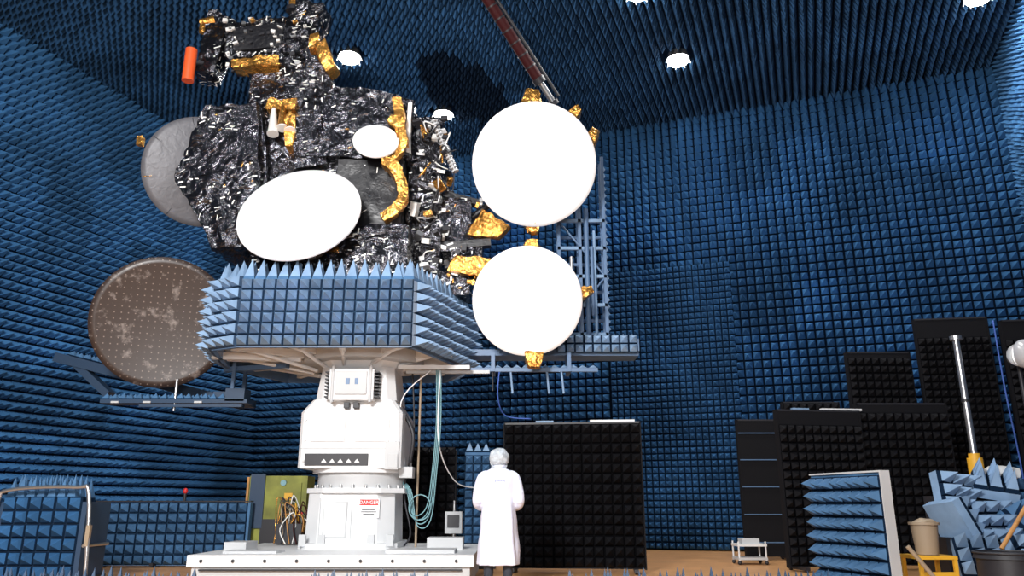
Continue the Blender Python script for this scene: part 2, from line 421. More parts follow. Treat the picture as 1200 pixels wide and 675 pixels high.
for k in range(12):
    a = k * math.pi / 6 + .15; d = V3((math.cos(a), math.sin(a), 0)); c = V3((PX - .3, PY + .1, 0))
    L = 1.75 if abs(d.x) > .6 else 1.4
    b.box((c + d * (L / 2 + .1) + Z * 3.22)[:], (L, .09, .12), 'paint', (0, 0, math.degrees(a)))
    b.cyl(c + d * .5 + Z * 3.0, c + d * (L * .92) + Z * 3.2, .03, 'paint', n=8)
b.cyl((PX, PY, 3.1), (PX, PY, 3.28), .95, 'paint2', n=36)
b.box((-1.2, 11.7, 3.02), (1.1, .08, .06), 'paint'); b.box((-1.0, 11.9, 2.98), (1.3, .06, .05), 'paint2')
b.box((-3.9, 11.6, 3.16), (1.3, .1, .1), 'paint', (0, 0, 12)); b.box((-4.1, 12.2, 3.1), (1.2, .1, .08), 'frame_blue', (0, 0, -20))
b.build('deck_frame', pos)
b = MB(); b.box((PX + .30, PY - .655, .94), (.30, .012, .26), 'white'); b.box((PX + .30, PY - .664, 1.02), (.27, .008, .08), 'red')
b.box((PX + .30, PY - .663, .92), (.2, .006, .012), 'dark'); b.box((PX + .30, PY - .663, .89), (.22, .006, .012), 'dark'); b.box((PX + .30, PY - .663, .86), (.16, .006, .012), 'dark')
b.box((PX - .28, PY - .67, .98), (.12, .012, .08), 'silver')
b.build('warning_label', pos)
cu = bpy.data.curves.new('label_text', 'FONT'); cu.body = 'DANGER'; cu.size = .068; cu.align_x = 'CENTER'; cu.extrude = .001
t = bpy.data.objects.new('label_text', cu); scene.collection.objects.link(t); t.location = (PX + .30, PY - .670, .998); t.rotation_euler = (math.pi / 2, 0, 0); cu.materials.append(M['white']); t.parent = pos

# ------------------------------------------------------------ satellite
sat = empty('communications_satellite')
b = MB()
b.foil((-3.02, 12.6, 5.8), (2.3, 1.8, 3.2), 'foil', fleck=40)
b.foilpoly((-5.46, 6.15), (-4.0, 6.0), (-4.2, 7.40), (-5.06, 7.36), 11.50, 12.6, 'foil', amp=.09, fleck=36)
b.foilpoly((-4.74, 4.94), (-3.95, 4.9), (-4.0, 6.0), (-5.46, 6.15), 11.50, 12.6, 'foil', amp=.09, fleck=36)
b.foilpoly((-3.15, 6.45), (-1.72, 6.4), (-1.66, 7.47), (-2.95, 7.74), 11.45, 12.8, 'foil', amp=.06, fleck=14)
b.foil((-2.30, 12.0, 5.55), (1.05, 1.1, 1.65), 'foil_dull', amp=.02, fleck=6)
b.foil((-2.45, 11.45, 4.72), (1.7, .7, .8), 'foil', amp=.05, fleck=70)
b.foil((-1.45, 12.7, 5.9), (.55, 1.7, 2.9), 'foil', amp=.04, fleck=60)
b.foilpoly((-4.35, 6.6), (-2.9, 6.6), (-3.25, 8.35), (-4.55, 8.35), 11.9, 12.8, 'foil', amp=.09, fleck=30)
b.foil((-3.35, 11.7, 6.75), (.5, .4, .9), 'foil', rot=(0, -10, 0), amp=.05, fleck=60)
b.foil((-4.22, 11.45, 6.2), (.30, .3, 2.1), 'foil', rot=(0, -6, 0), amp=.10, fleck=50)
b.foil((-1.70, 11.45, 6.95), (.06, .06, .9), 'silver', amp=.02, seg=.04)
b.build('bus_body', sat)
b = MB()
b.foil((-4.45, 12.2, 8.95), (1.25, .6, .68), 'foil', rot=(0, -6, 0), amp=.06, fleck=90)
b.foil((-4.45, 11.87, 8.93), (.9, .06, .45), 'foil_dull', rot=(0, -6, 0), amp=.01)
b.foil((-5.30, 12.1, 8.85), (.34, .45, 1.1), 'foil', rot=(0, 8, 0), amp=.10, fleck=110)
b.foil((-3.75, 12.1, 9.15), (.45, .5, 1.0), 'foil', rot=(0, 14, 0), amp=.10, fleck=110)
b.foil((-4.0, 12.2, 8.35), (1.2, .6, .5), 'foil', rot=(0, 14, 0), amp=.08, fleck=90)
b.foil((-4.45, 11.8, 8.34), (.72, .25, .16), 'gold', rot=(0, -4, 0), amp=.05)
b.foil((-3.22, 11.8, 8.45), (.16, .25, .50), 'gold', rot=(0, -28, 0), amp=.05)
b.foil((-3.45, 11.8, 8.78), (.14, .2, .28), 'gold', rot=(0, -10, 0), amp=.03)
b.cyl((-3.95, 12.0, 9.62), (-3.95, 12.0, 9.86), .09, 'gold', n=16); b.cyl((-3.95, 12.0, 9.55), (-3.95, 12.0, 9.63), .13, 'dark', n=16)
b.cyl((-5.55, 11.9, 9.25), (-5.3, 11.9, 9.32), .07, 'gold', n=16); b.cyl((-5.5, 11.9, 9.05), (-5.5, 11.9, 9.2), .06, 'gold', n=16)
b.cyl((-5.60, 11.8, 8.03), (-5.60, 11.8, 8.64), .10, 'orange', n=24); b.cyl((-5.60, 11.8, 8.64), (-5.60, 11.8, 8.68), .07, 'dark', n=24)
b.cyl((-5.60, 11.8, 8.4), (-5.3, 12.0, 8.5), .04, 'dark')
for i in range(40):
    b.box((random.uniform(-5.1, -3.6), 11.82, random.uniform(8.2, 9.3)), (random.uniform(.03, .10), .05, random.uniform(.02, .07)), random.choice(['silver', 'gold', 'dark', 'steel']), (0, random.uniform(-30, 30), 0))
b.build('feed_tower', sat)
b = MB()
for dx, dz, L, k in ((-.13, 0, .5, 'silver'), (.02, .05, .45, 'gold'), (.15, -.05, .4, 'gold')):
    p = V3((-3.85 + dx, 11.55, 7.35 + dz)); q = p + V3((.06, -.12, -L))
    b.cyl(p, q, .04, k, r2=.085, n=20); b.cyl(q, q + (q - p).normalized() * .02, .095, 'silver', n=20)
b.foil((-3.88, 11.72, 7.45), (.40, .3, .18), 'gold', amp=.05); b.foil((-3.68, 11.6, 6.90), (.12, .25, .55), 'gold', amp=.06)
b.foil((-1.83, 11.30, 6.95), (.13, .15, .85), 'gold', rot=(0, -8, 0), amp=.05)
for i in range(9):
    a = -1.0 + i * .25; b.foil((-2.10 + math.cos(a) * .38, 11.15, 5.72 + math.sin(a) * .5), (.11, .14, .16), 'gold', rot=(0, -math.degrees(a), 0), amp=.04, seg=.05)
for i in range(7):
    a = -.9 + i * .3; b.foil((-2.2 + math.cos(a) * .45, 11.22, 6.6 + math.sin(a) * .45), (.09, .12, .15), 'gold', rot=(0, -math.degrees(a), 0), amp=.03, seg=.05)
b.foil((-2.85, 11.1, 4.72), (.4, .1, .07), 'gold', amp=.02)
for i in range(170):
    x = random.uniform(-1.6, -1.05); y = random.uniform(11.5, 12.9); z = random.uniform(4.5, 7.2)
    k = random.choice(['silver', 'gold', 'dark', 'foil_dull', 'dark', 'silver', 'white', 'dark', 'steel'])
    b.box((x, y, z), (random.uniform(.03, .14), random.uniform(.05, .2), random.uniform(.02, .13)), k, (random.uniform(-25, 25), random.uniform(-25, 25), random.uniform(-25, 25)))
for i in range(22):
    p = V3((random.uniform(-1.55, -1.1), 11.6, random.uniform(4.6, 7.0)))
    b.tube([p, p + V3((random.uniform(-.1, .2), -.1, random.uniform(-.2, .2))), p + V3((random.uniform(-.2, .3), 0, random.uniform(-.4, .4)))], .011, random.choice(['gold', 'silver', 'dark', 'dark']), n=6)
p = V3((-1.30, 11.6, 7.15)); q = V3((-.93, 11.6, 6.25))
b.cyl(p, q, .045, 'steel')
for i in range(16):
    c = p + (q - p) * (i / 15); d = (q - p).normalized() * .012; b.cyl(c - d, c + d, .06, 'paint2', n=14)
b.foil((-.98, 12.4, 5.45), (.6, .9, .9), 'foil', amp=.04, fleck=50); b.foil((-.75, 12.2, 4.9), (.5, .5, .6), 'foil', amp=.04, fleck=50)
b.foil((-1.0, 12.2, 4.45), (.6, .5, .4), 'foil', amp=.04, fleck=50)
b.box((-.85, 12.1, 5.95), (.6, .2, .10), 'foil_dull', (0, 15, 0)); b.box((-.8, 12.0, 5.1), (.9, .16, .12), 'foil_dull', (0, -5, 0))
for i in range(30):
    b.box((random.uniform(-1.25, -.5), random.uniform(11.85, 12.0), random.uniform(4.4, 5.9)), (random.uniform(.03, .12), .06, random.uniform(.02, .1)), random.choice(['silver', 'gold', 'dark', 'steel', 'dark']), (0, random.uniform(-30, 30), 0))
b.build('equipment', sat)
b = MB(); b.dish((-3.2, 10.80, 5.21), .935, (-.06, -.92, .39), 'white', 'foil_dull', depth=.07); b.cyl((-3.2, 11.05, 5.12), (-3.1, 11.8, 5.3), .12, 'foil_dull'); b.build('reflector_front', sat)
b = MB(); b.dish((-2.16, 11.10, 6.55), .36, (.12, -.93, .35), 'white', 'foil_dull', depth=.03); b.cyl((-2.16, 11.22, 6.52), (-2.16, 11.6, 6.5), .07, 'foil_dull'); b.build('reflector_small', sat)
def bracket(b, c, s, rot=0):
    b.foil(c, s, 'gold', rot=(0, rot, 0), amp=.05, seg=.05, taper=(.55, .8))
b = MB(); b.dish((.365, 11.6, 6.37), 1.02, (0, -.93, -.35), 'white', 'foil_dull', depth=.08)
bracket(b, (.36, 11.62, 7.54), (.30, .16, .20), 8); bracket(b, (1.36, 11.95, 6.98), (.16, .2, .34), 20); bracket(b, (.35, 12.05, 5.45), (.24, .15, .22), 180); bracket(b, (1.05, 11.85, 7.40), (.14, .15, .2), 40)
for e in ((.36, 11.72, 7.5), (1.3, 12.0, 6.95), (.35, 12.1, 5.5), (1.0, 11.9, 7.3)): b.cyl(e, (.4, 12.05, 6.4), .025, 'gold', n=8)
b.foilpoly((-.72, 5.28), (-.25, 5.25), (-.08, 5.42), (-.50, 5.70), 11.88, 12.0, 'gold', amp=.05, seg=.05)
b.cyl((.36, 11.90, 6.42), (-.8, 12.3, 5.6), .06, 'foil_dull'); b.cyl((.36, 11.92, 6.4), (1.15, 12.45, 6.0), .04, 'steel')
b.build('reflector_deployed_a', sat)
b = MB(); b.dish((.236, 11.4, 4.0), .845, (0, -.96, -.26), 'white', 'foil_dull', depth=.07)
b.foilpoly((-.95, 4.62), (-.2, 4.44), (-.22, 4.74), (-.85, 4.80), 11.75, 11.9, 'gold', amp=.05, seg=.05)
bracket(b, (1.10, 11.65, 4.2), (.16, .2, .28), 75); bracket(b, (.33, 11.60, 3.14), (.24, .15, .16), 180); bracket(b, (.30, 11.65, 4.93), (.22, .15, .14), 0)
for e in ((1.05, 11.7, 4.2), (.33, 11.65, 3.2), (.3, 11.65, 4.85)): b.cyl(e, (.25, 11.75, 4.0), .025, 'gold', n=8)
b.cyl((.24, 11.66, 4.05), (-.7, 12.1, 4.6), .06, 'foil_dull'); b.cyl((.24, 11.68, 4.02), (1.15, 12.45, 4.2), .04, 'steel')
b.build('reflector_deployed_b', sat)
b = MB(); b.dish((-5.61, 12.0, 3.80), 1.05, (.40, -.88, -.26), 'brown', 'dark', depth=.10)
b.cyl((-5.6, 12.35, 3.9), (-4.6, 12.7, 4.4), .06, 'dark'); b.build('reflector_brown', sat)
b = MB(); b.dish((-5.60, 12.75, 6.75), .98, (.50, -.80, -.30), 'greydish', 'dark', depth=-.08)
u, v, w = basis((.50, -.80, -.30)); c = V3((-5.6, 12.75, 6.75)) + w * .085
for k in range(8):
    a = k * math.pi / 4 + .3; d = u * math.cos(a) + v * math.sin(a); b.cyl(c, c + d * .96 - w * .08, .008, 'gold' if k % 4 == 0 else 'dark', n=6)
b.foil((-6.45, 12.15, 7.05), (.07, .1, .13), 'gold', amp=.02); b.cyl((-5.5, 12.85, 6.7), (-4.8, 12.7, 6.5), .06, 'dark')
b.build('reflector_grey', sat)
b = MB(); b.cyl((-3.0, 12.4, 4.11), (-3.0, 12.4, 4.35), .95, 'steel', n=40); b.build('adapter_ring', sat)

# ------------------------------------------------------------ antenna support frame (right)
b = MB()
for x, z1 in ((.80, 5.9), (1.16, 6.0), (1.58, 6.9)):
    for y in (12.45, 12.75): b.box((x, y, (3.4 + z1) / 2), (.055, .055, z1 - 3.4), 'frame_blue')
for z in (3.7, 4.2, 4.7, 5.2, 5.7): b.box((1.19, 12.45, z), (.82, .055, .055), 'abs_light'); b.box((1.58, 12.6, z), (.05, .34, .05), 'frame_blue'); b.box((.8, 12.6, z), (.05, .34, .05), 'frame_blue'); b.box((1.19, 12.75, z - .2), (.82, .05, .05), 'frame_blue')
for z in (5.0, 4.4): b.cyl((1.0, 12.3, z - .5), (1.0, 12.3, z), .035, 'steel', n=10); b.cyl((1.35, 12.35, z - .4), (1.35, 12.35, z + .2), .03, 'frame_blue', n=10)
b.cyl((1.27, 12.4, 3.7), (1.27, 12.4, 5.9), .04, 'frame_blue', n=12); b.cyl((1.40, 12.4, 3.7), (1.40, 12.4, 5.5), .025, 'abs_light', n=10)
b.cyl((.8, 12.45, 3.7), (1.58, 12.45, 4.7), .018, 'frame_blue', n=6); b.cyl((.8, 12.45, 5.7), (1.58, 12.45, 4.7), .018, 'frame_blue', n=6)
for i in range(26): b.pyr((1.60, 12.43, 3.5 + i * .125), (0, 1, 0), Z, (1, 0, 0), 1, 1, .1, .05, 'abs_light')
b.box((.6, 12.5, 3.36), (2.9, .5, .10), 'frame_blue'); b.box((1.4, 12.2, 3.47), (1.3, .06, .2), 'frame_blue')
b.pyr((.72, 12.16, 3.34), (1, 0, 0), Z, (0, -1, 0), 9, 2, .145, .12, 'abs_light')
b.pyr((.72, 12.2, 3.56), (1, 0, 0), (0, 1, 0), Z, 9, 3, .145, .12, 'abs_light')
b.box((.35, 12.0, 3.03), (2.0, .07, .06), 'frame_blue'); b.box((-.3, 12.2, 3.15), (.06, .5, .3), 'frame_blue'); b.box((.9, 12.2, 3.15), (.06, .5, .3), 'frame_blue')
for x in (-.02, .55, .78): b.cyl((x, 12.0, 3.0), (x + .03, 12.0, 2.66), .018, 'abs_light', n=8)
b.cyl((-.3, 12.0, 3.0), (-.3, 12.0, 2.7), .01, 'dark', n=6)
b.pyr((-.6, 12.0, 3.06), (1, 0, 0), (0, 1, 0), Z, 13, 1, .15, .07, 'abs_light')
b.build('antenna_support_frame')
b = MB()
b.box((-5.3, 12.2, 2.55), (2.3, .3, .06), 'frame_dk'); b.pyr((-6.45, 12.05, 2.58), (1, 0, 0), (0, 1, 0), Z, 17, 2, .13, .1, 'abs_mid')
b.box((-5.0, 12.0, 2.47), (1.6, .04, .04), 'frame_dk'); b.box((-4.45, 12.2, 2.85), (.05, .05, .75), 'frame_blue'); b.box((-4.3, 12.3, 2.85), (.05, .05, .75), 'frame_dk')
b.cyl((-5.3, 12.1, 2.4), (-5.3, 12.1, 2.9), .025, 'steel', n=8); b.box((-4.35, 12.2, 2.65), (.3, .3, .2), 'frame_dk')
for x in (-6.2, -5.7, -4.9): b.box((x, 12.02, 2.53), (.12, .02, .03), 'paint2')
b.box((-4.4, 12.3, 3.18), (.6, .2, .06), 'frame_dk')
b.box((-6.3, 13.3, 3.05), (3.4, .3, .16), 'frame_dk', (0, 14, 0)); b.box((-4.6, 12.8, 2.66), (.3, 1.2, .12), 'frame_dk')
b.pyr((-7.75, 13.15, 3.50), (.97, 0, -.24), (0, 1, 0), (.24, 0, .97), 11, 2, .15, .1, 'abs_mid')
b.box((-7.3, 13.3, 3.1), (.9, .25, .12), 'frame_dk', (0, 40, 0))
b.build('reflector_support_beam')

# ------------------------------------------------------------ crane boom
b = MB(); p1 = V3((-.82, 11.72, 10.3)); p2 = V3((.76, 13.0, 8.32)); d = (p2 - p1)
b.cyl(p1, p1 + d * .84, .10, 'maroon', n=20); b.cyl(p1 + d * .84, p2, .06, 'steel', n=20)
b.cyl(p1 + d * .82, p1 + d * .86, .12, 'dark', n=20); b.cyl(p2, p2 + d * .03, .10, 'dark', n=20)
for i in range(8): b.cyl(p1 + d * (.1 + i * .09), p1 + d * (.11 + i * .09), .11, 'dark', n=20)
b.cyl(p1 + V3((.12, 0, .1)), p2 + V3((.12, 0, .1)), .03, 'dark', n=6)
b.box((p1 + Z * .03)[:], (.3, .3, .2), 'dark')
b.cyl(p2, p2 + V3((.08, 0, -.45)), .02, 'steel', n=6); b.build('overhead_crane_boom')

# ------------------------------------------------------------ absorber panel screens
def panel(name, x0, y0, x1, y1, zb, h, k, pitch=.15, ph=.12, th=.10, rails=0, edge='dark', tape=False):
    b = MB(); p = V3((x0, y0, 0)); q = V3((x1, y1, 0)); d = q - p; L = d.length; d.normalize(); nr = V3((d.y, -d.x, 0))
    yaw = math.degrees(math.atan2(d.y, d.x)); mid = (p + q) / 2
    b.box((mid - nr * th / 2 + Z * (zb + h / 2))[:], (L, th, h), k, (0, 0, yaw))
    for e in (p, q): b.box((e - nr * th / 2 + Z * (zb + h / 2))[:], (.03, th + .02, h + .02), 'abs_black', (0, 0, yaw))
    b.box((mid - nr * th / 2 + Z * (zb + h))[:], (L, th + .02, .03), edge, (0, 0, yaw))
    if rails:
        for i in range(rails): b.box((mid + nr * .01 + Z * (zb + h * (i + .5) / rails))[:], (L, .04, .018), 'frame_blue', (0, 0, yaw))
    else:
        pu = L / round(L / pitch); b.pyr(p + Z * (zb + .02), d, Z, nr, round(L / pitch), int((h - .02) / pitch), pu, ph, k)
    if zb < .2:
        for e in (p + d * .15, q - d * .15):
            b.box((e - nr * th / 2 + Z * .05)[:], (.06, .6, .05), 'dark', (0, 0, yaw))
            for s_ in (-.25, .25): b.cyl(e - nr * (th / 2 + s_) + Z * .03 - d * .02, e - nr * (th / 2 + s_) + Z * .03 + d * .02, .03, 'dark', n=12)
    if tape:
        b.box((p + d * L * .30 - nr * .05 + Z * (zb + h + .03))[:], (.28, .08, .03), 'abs_light', (0, 0, yaw))
        b.box((p + d * L * .80 - nr * .05 + Z * (zb + h + .03))[:], (.7, .08, .035), 'paint', (0, 0, yaw))
    return b.build(name)
panel('absorber_screen', -.12, 12.4, 2.0, 12.15, .06, 2.17, 'abs_black', ph=.18, tape=True)
panel('absorber_screen', 4.35, 15.0, 5.25, 15.0, .06, 2.5, 'abs_black', rails=5)
panel('absorber_screen', 4.28, 12.5, 5.70, 12.7, .06, 2.40, 'abs_black', tape=True)
panel('absorber_screen', 5.76, 12.9, 7.25, 12.9, .06, 2.55, 'abs_black')
panel('absorber_screen', 5.3, 15.1, 6.4, 15.1, .06, 2.85, 'abs_black')
panel('absorber_screen', 6.45, 14.6, 7.66, 14.6, .06, 3.75, 'abs_black')
panel('absorber_screen', 7.74, 14.4, 9.0, 14.2, .06, 4.35, 'abs_black')
panel('absorber_screen', 9.05, 13.85, 9.75, 13.75, .06, 4.2, 'abs_black')
panel('absorber_screen', -1.95, 14.0, -1.0, 14.0, .06, 1.85, 'abs_black')
b = MB(); b.tube([(9.0, 14.0, 4.3), (8.97, 13.95, 3), (9.02, 13.95, 1.5), (8.98, 13.95, .02)], .015, 'ink'); b.build('blue_cable')
b = MB(); b.box((-.57, 13.2, .95), (.42, .3, 1.75), 'abs_mid'); b.pyr((-.78, 13.05, .1), (1, 0, 0), Z, (0, -1, 0), 3, 12, .14, .14, 'abs_mid'); b.box((-.57, 13.2, .03), (.6, .5, .06), 'dark')
b.pyr((-.78, 13.05, 1.825), (1, 0, 0), (0, 1, 0), Z, 3, 2, .14, .16, 'abs_light'); b.build('absorber_column')
b = MB(); b.box((-5.75, 13.5, .52), (2.7, .14, 1.0), 'abs_mid'); b.pyr((-7.08, 13.43, .03), (1, 0, 0), Z, (0, -1, 0), 16, 6, .165, .16, 'abs_mid')
b.box((-7.1, 13.5, .52), (.04, .2, 1.06), 'steel'); b.box((-5.75, 13.5, 1.04), (2.7, .16, .02), 'dark')
for x in (-6.8, -5.9, -4.8): b.box((x, 13.6, .04), (.06, .6, .05), 'dark')
b.build('absorber_barrier')
b = MB(); b.cyl((-5.55, 13.5, 1.055), (-5.55, 13.5, 1.17), .025, 'dark'); b.ell((-5.55, 13.5, 1.21), (.04, .04, .05), 'red'); b.build('warning_beacon')
b = MB()
b.tube([(-6.5, 10.0, .1), (-6.45, 10.0, 1.0), (-6.3, 10.0, 1.17), (-5.5, 10.0, 1.20), (-5.32, 10.0, 1.1), (-5.22, 10.0, .1)], .025, 'steel', n=12)
b.box((-5.9, 10.35, .55), (1.1, .6, .95), 'frame_dk'); b.pyr((-6.4, 10.05, .1), (1, 0, 0), Z, (0, -1, 0), 6, 6, .165, .15, 'abs_door')
b.pyr((-6.45, 10.1, 1.02), (1, 0, 0), (0, 1, 0), Z, 7, 4, .13, .34, 'abs_mid')
for x in (-6.4, -5.35): b.cyl((x - .02, 10.1, .07), (x + .02, 10.1, .07), .07, 'dark')
b.box((-5.9, 10.35, .1), (1.2, .6, .05), 'dark'); b.cyl((-5.3, 10.0, .5), (-5.3, 10.6, .5), .02, 'steel'); b.box((-5.26, 10.0, .62), (.05, .05, .25), 'tan')
b.build('absorber_trolley')
b = MB(); b.box((-4.05, 14.0, .76), (1.0, .5, 1.42), 'olive'); b.box((-4.4, 13.73, 1.05), (.25, .04, .9), 'frame_dk'); b.box((-3.85, 13.73, 1.1), (.42, .04, .5), 'olive')
b.box((-3.85, 13.7, 1.12), (.14, .02, .12), 'yellow'); b.box((-4.0, 13.73, .55), (.6, .03, .4), 'dark'); b.cyl((-3.95, 13.74, 1.35), (-3.95, 13.68, 1.35), .05, 'cyan')
for i in range(4): b.cyl((-3.75 + .08 * i, 13.75, .85), (-3.75 + .08 * i, 13.69, .85), .02, 'red')
for x in (-4.45, -3.65): b.cyl((x, 14, 0), (x, 14, .08), .04, 'dark')
b.box((-4.58, 13.8, 1.2), (.04, .1, .5), 'wood'); b.build('control_cabinet')
b = MB()
for i in range(34):
    x = random.uniform(-3.75, -3.3); y = random.uniform(12.5, 12.9); z0 = .385
    h = random.uniform(.35, .75)
    b.tube([(x, y, z0 + .012), (x + random.uniform(-.15, .1), y, z0 + h * .5), (x + random.uniform(-.1, .15), y, z0 + h), (x + random.uniform(0, .25), y + .1, z0 + h * .6), (x + random.uniform(0, .3), y + .1, z0 + .012)], .009, random.choice(['gold', 'yellow', 'dark', 'silver', 'tan', 'maroon', 'dark', 'wood']), n=6)
b.box((-3.5, 12.75, .55), (.4, .3, .3), 'dark'); b.build('cable_tangle')
b = MB()
b.cyl((-1.43, 12.0, .38), (-1.43, 12.0, 2.95), .018, 'tan', n=8)
for i in range(4):
    x = -1.16 + i * .022
    b.tube([(x, 11.7, 2.98), (x + .02, 11.7, 2.2), (x - .02, 11.7, 1.5), (x - .1, 11.75, .95 - i * .06), (x - .3, 11.8, .85 - i * .05), (x - .42, 11.9, 1.2), (-1.7, 12.0, 1.35)], .008, 'cyan', n=6)
b.tube([(-1.55, 11.9, 2.95), (-1.5, 11.9, 2.0), (-1.62, 11.95, 1.2), (-1.5, 11.9, .6), (-1.6, 12, .4)], .014, 'dark', n=6)
b.tube([(-1.25, 11.7, 2.97), (-1.7, 11.8, 2.5), (-1.62, 11.9, 1.6), (-1.72, 12, 1.3)], .010, 'white', n=6)
b.tube([(-1.1, 11.7, 2.97), (-1.1, 11.7, 1.9), (-.9, 12.4, 1.35), (-.6, 13.0, 1.25)], .010, 'white', n=6)
for i in range(3):
    pts = [(-1.35 + math.cos(a) * .16, 11.7 + i * .03, .95 + math.sin(a) * .18) for a in [j * math.pi / 6 for j in range(13)]]
    b.tube(pts, .008, 'cyan', n=6, sub=2)
b.build('hanging_cables')
b = MB(); b.tube([(-.2, 11.94, 2.99), (-.22, 12.0, 2.6), (-.1, 12.3, 2.35), (.3, 12.30, 2.30)], .010, 'ink'); b.build('frame_cable')
b = MB(); b.box((4.1, 14.0, .32), (.5, .4, .04), 'paint'); b.box((4.1, 14.0, .10), (.5, .4, .04), 'paint2')
for sx in (-.23, .23):
    for sy in (-.18, .18): b.cyl((4.1 + sx, 14 + sy, .06), (4.1 + sx, 14 + sy, .38), .015, 'paint', n=8); b.ell((4.1 + sx, 14 + sy, .035), (.035, .03, .035), 'dark', n=10, m=6)
b.box((4.1, 14.0, .38), (.3, .25, .09), 'paint2'); b.build('equipment_cart')
ix, iy = -.98, 13.55
b = MB(); b.box((ix, iy, .7), (.28, .3, .35), 'paint2'); b.box((ix, iy - .16, .72), (.2, .02, .2), 'dark'); b.cyl((ix, iy, .03), (ix, iy, .55), .03, 'steel')
b.cyl((ix, iy, 0), (ix, iy, .04), .17, 'dark', n=20); b.cyl((ix, iy, .87), (ix, iy, 1.05), .02, 'steel'); b.build('instrument_stand')
b = MB(); p = V3((3.85, 10.2, 0)); q = V3((4.2, 9.0, 0)); d = (q - p); L = d.length; d.normalize(); nr = V3((d.y, -d.x, 0)); yaw = math.degrees(math.atan2(d.y, d.x))
b.box(((p + q) / 2 - nr * .06 + Z * .70)[:], (L, .1, 1.30), 'abs_mid', (0, 0, yaw)); b.pyr(p + Z * .07, d, Z, nr, 8, 8, L / 8, .20, 'abs_mid')
b.box((q - nr * .05 + Z * .70)[:], (.02, .13, 1.34), 'paint2', (0, 0, yaw)); b.box(((p + q) / 2 - nr * .05 + Z * 1.36)[:], (L, .14, .02), 'paint2', (0, 0, yaw))
for e in (p + d * .2, q - d * .2): b.box((e - nr * .05 + Z * .03)[:], (.06, .6, .05), 'steel', (0, 0, yaw))
b.build('absorber_board')
b = MB(); b.cyl((6.48, 11.0, .35), (6.48, 11.0, 3.30), .045, 'steel', n=20); b.cyl((6.48, 11, 3.30), (6.48, 11, 3.36), .08, 'steel', n=20)
b.cyl((6.48, 11, 1.35), (6.48, 11, 1.62), .10, 'yellow', n=20); b.cyl((6.48, 11, 1.62), (6.48, 11, 1.68), .075, 'yellow', n=20); b.cyl((6.48, 11, 2.4), (6.48, 11, 2.44), .055, 'dark', n=20)
for k in range(3):
    a = k * 2.094 + .4; b.cyl((6.48, 11, .6), (6.48 + math.cos(a) * .3, 11 + math.sin(a) * .3, .03), .03, 'yellow', n=10)
b.cyl((6.48, 11, .1), (6.48, 11, .4), .03, 'dark'); b.build('telescopic_mast')
b = MB(); b.ell((7.44, 11.0, 3.10), (.13, .2, .21), 'lit'); b.cyl((7.44, 11.1, 3.1), (7.55, 11.4, 3.1), .17, 'steel', r2=.1); b.cyl((7.6, 11.4, .1), (7.6, 11.4, 3.1), .03, 'dark')
for k in range(3):
    a = k * 2.094; b.cyl((7.6, 11.4, .5), (7.6 + math.cos(a) * .4, 11.4 + math.sin(a) * .4, .02), .02, 'dark', n=8)
b.build('floodlight_stand')
def block(b, c, yaw, pit, rol, s=.5, k='abs_light', n=3, h=.28):
    R = Euler([math.radians(a) for a in (pit, rol, yaw)]).to_matrix(); c = V3(c)
    b.box(c[:], (s, s, .12), k, (pit, rol, yaw)); u = R @ V3((1, 0, 0)); v = R @ V3((0, 1, 0)); w = R @ V3((0, 0, 1))
    b.pyr(c - u * s / 2 - v * s / 2 + w * .06, u, v, w, n, n, s / n, h, k, base=.2)
b = MB()
b.box((6.1, 10.25, .3), (1.5, .6, .6), 'dark'); b.box((6.1, 10.45, .8), (1.3, .2, .6), 'dark')
for c, y, p_, r_ in (((5.45, 9.95, .80), 0, -15, 65), ((5.95, 10.0, .78), 0, 75, 0), ((6.35, 9.95, .75), 30, 50, -10), ((5.65, 10.2, 1.12), 15, 75, 10), ((6.2, 10.2, 1.20), -25, 25, 10), ((6.65, 10.1, 1.05), -20, 70, 0), ((5.6, 9.75, .35), -15, 60, 0), ((6.15, 9.65, .36), 20, 65, 5), ((6.75, 9.9, .6), 0, 80, 5)):
    block(b, c, y, p_, r_, k=random.choice(['abs_light', 'abs_mid', 'abs_light']))
b.foil((6.40, 10.45, 1.40), (.32, .2, .10), 'silver', amp=.06, seg=.05)
b.build('absorber_block_pile')
b = MB(); b.cyl((4.92, 9.6, .425), (4.92, 9.6, .76), .12, 'tan', r2=.15, n=24); b.cyl((4.92, 9.6, .76), (4.92, 9.6, .79), .17, 'tan', n=24); b.ell((4.92, 9.6, .78), (.12, .12, .05), 'tan', jit=.4)
b.build('waste_bin')
b = MB(); b.box((4.92, 9.6, .40), (.45, .45, .04), 'yellow')
for sx in (-.2, .2):
    for sy in (-.2, .2): b.box((4.92 + sx, 9.6 + sy, .2), (.04, .04, .4), 'yellow')
b.box((4.92, 9.38, .22), (.42, .03, .05), 'yellow'); b.build('yellow_stool')
b = MB(); b.cyl((5.5, 9.0, .0), (5.5, 9.0, .42), .32, 'dark', n=32); b.cyl((5.5, 9.0, .42), (5.5, 9.0, .47), .35, 'dark', r2=.33, n=32)
b.tube([(5.5 + math.cos(a) * .34, 9 + math.sin(a) * .34, .48) for a in [j * math.pi / 8 for j in range(17)]], .012, 'dark', sub=2); b.build('black_drum')
b = MB(); b.cyl((5.65, 9.35, .5), (6.35, 9.4, 1.35), .025, 'wood', n=8); b.cyl((4.35, 8.9, .55), (4.75, 8.9, .03), .025, 'tan', n=8); b.build('wooden_pole')
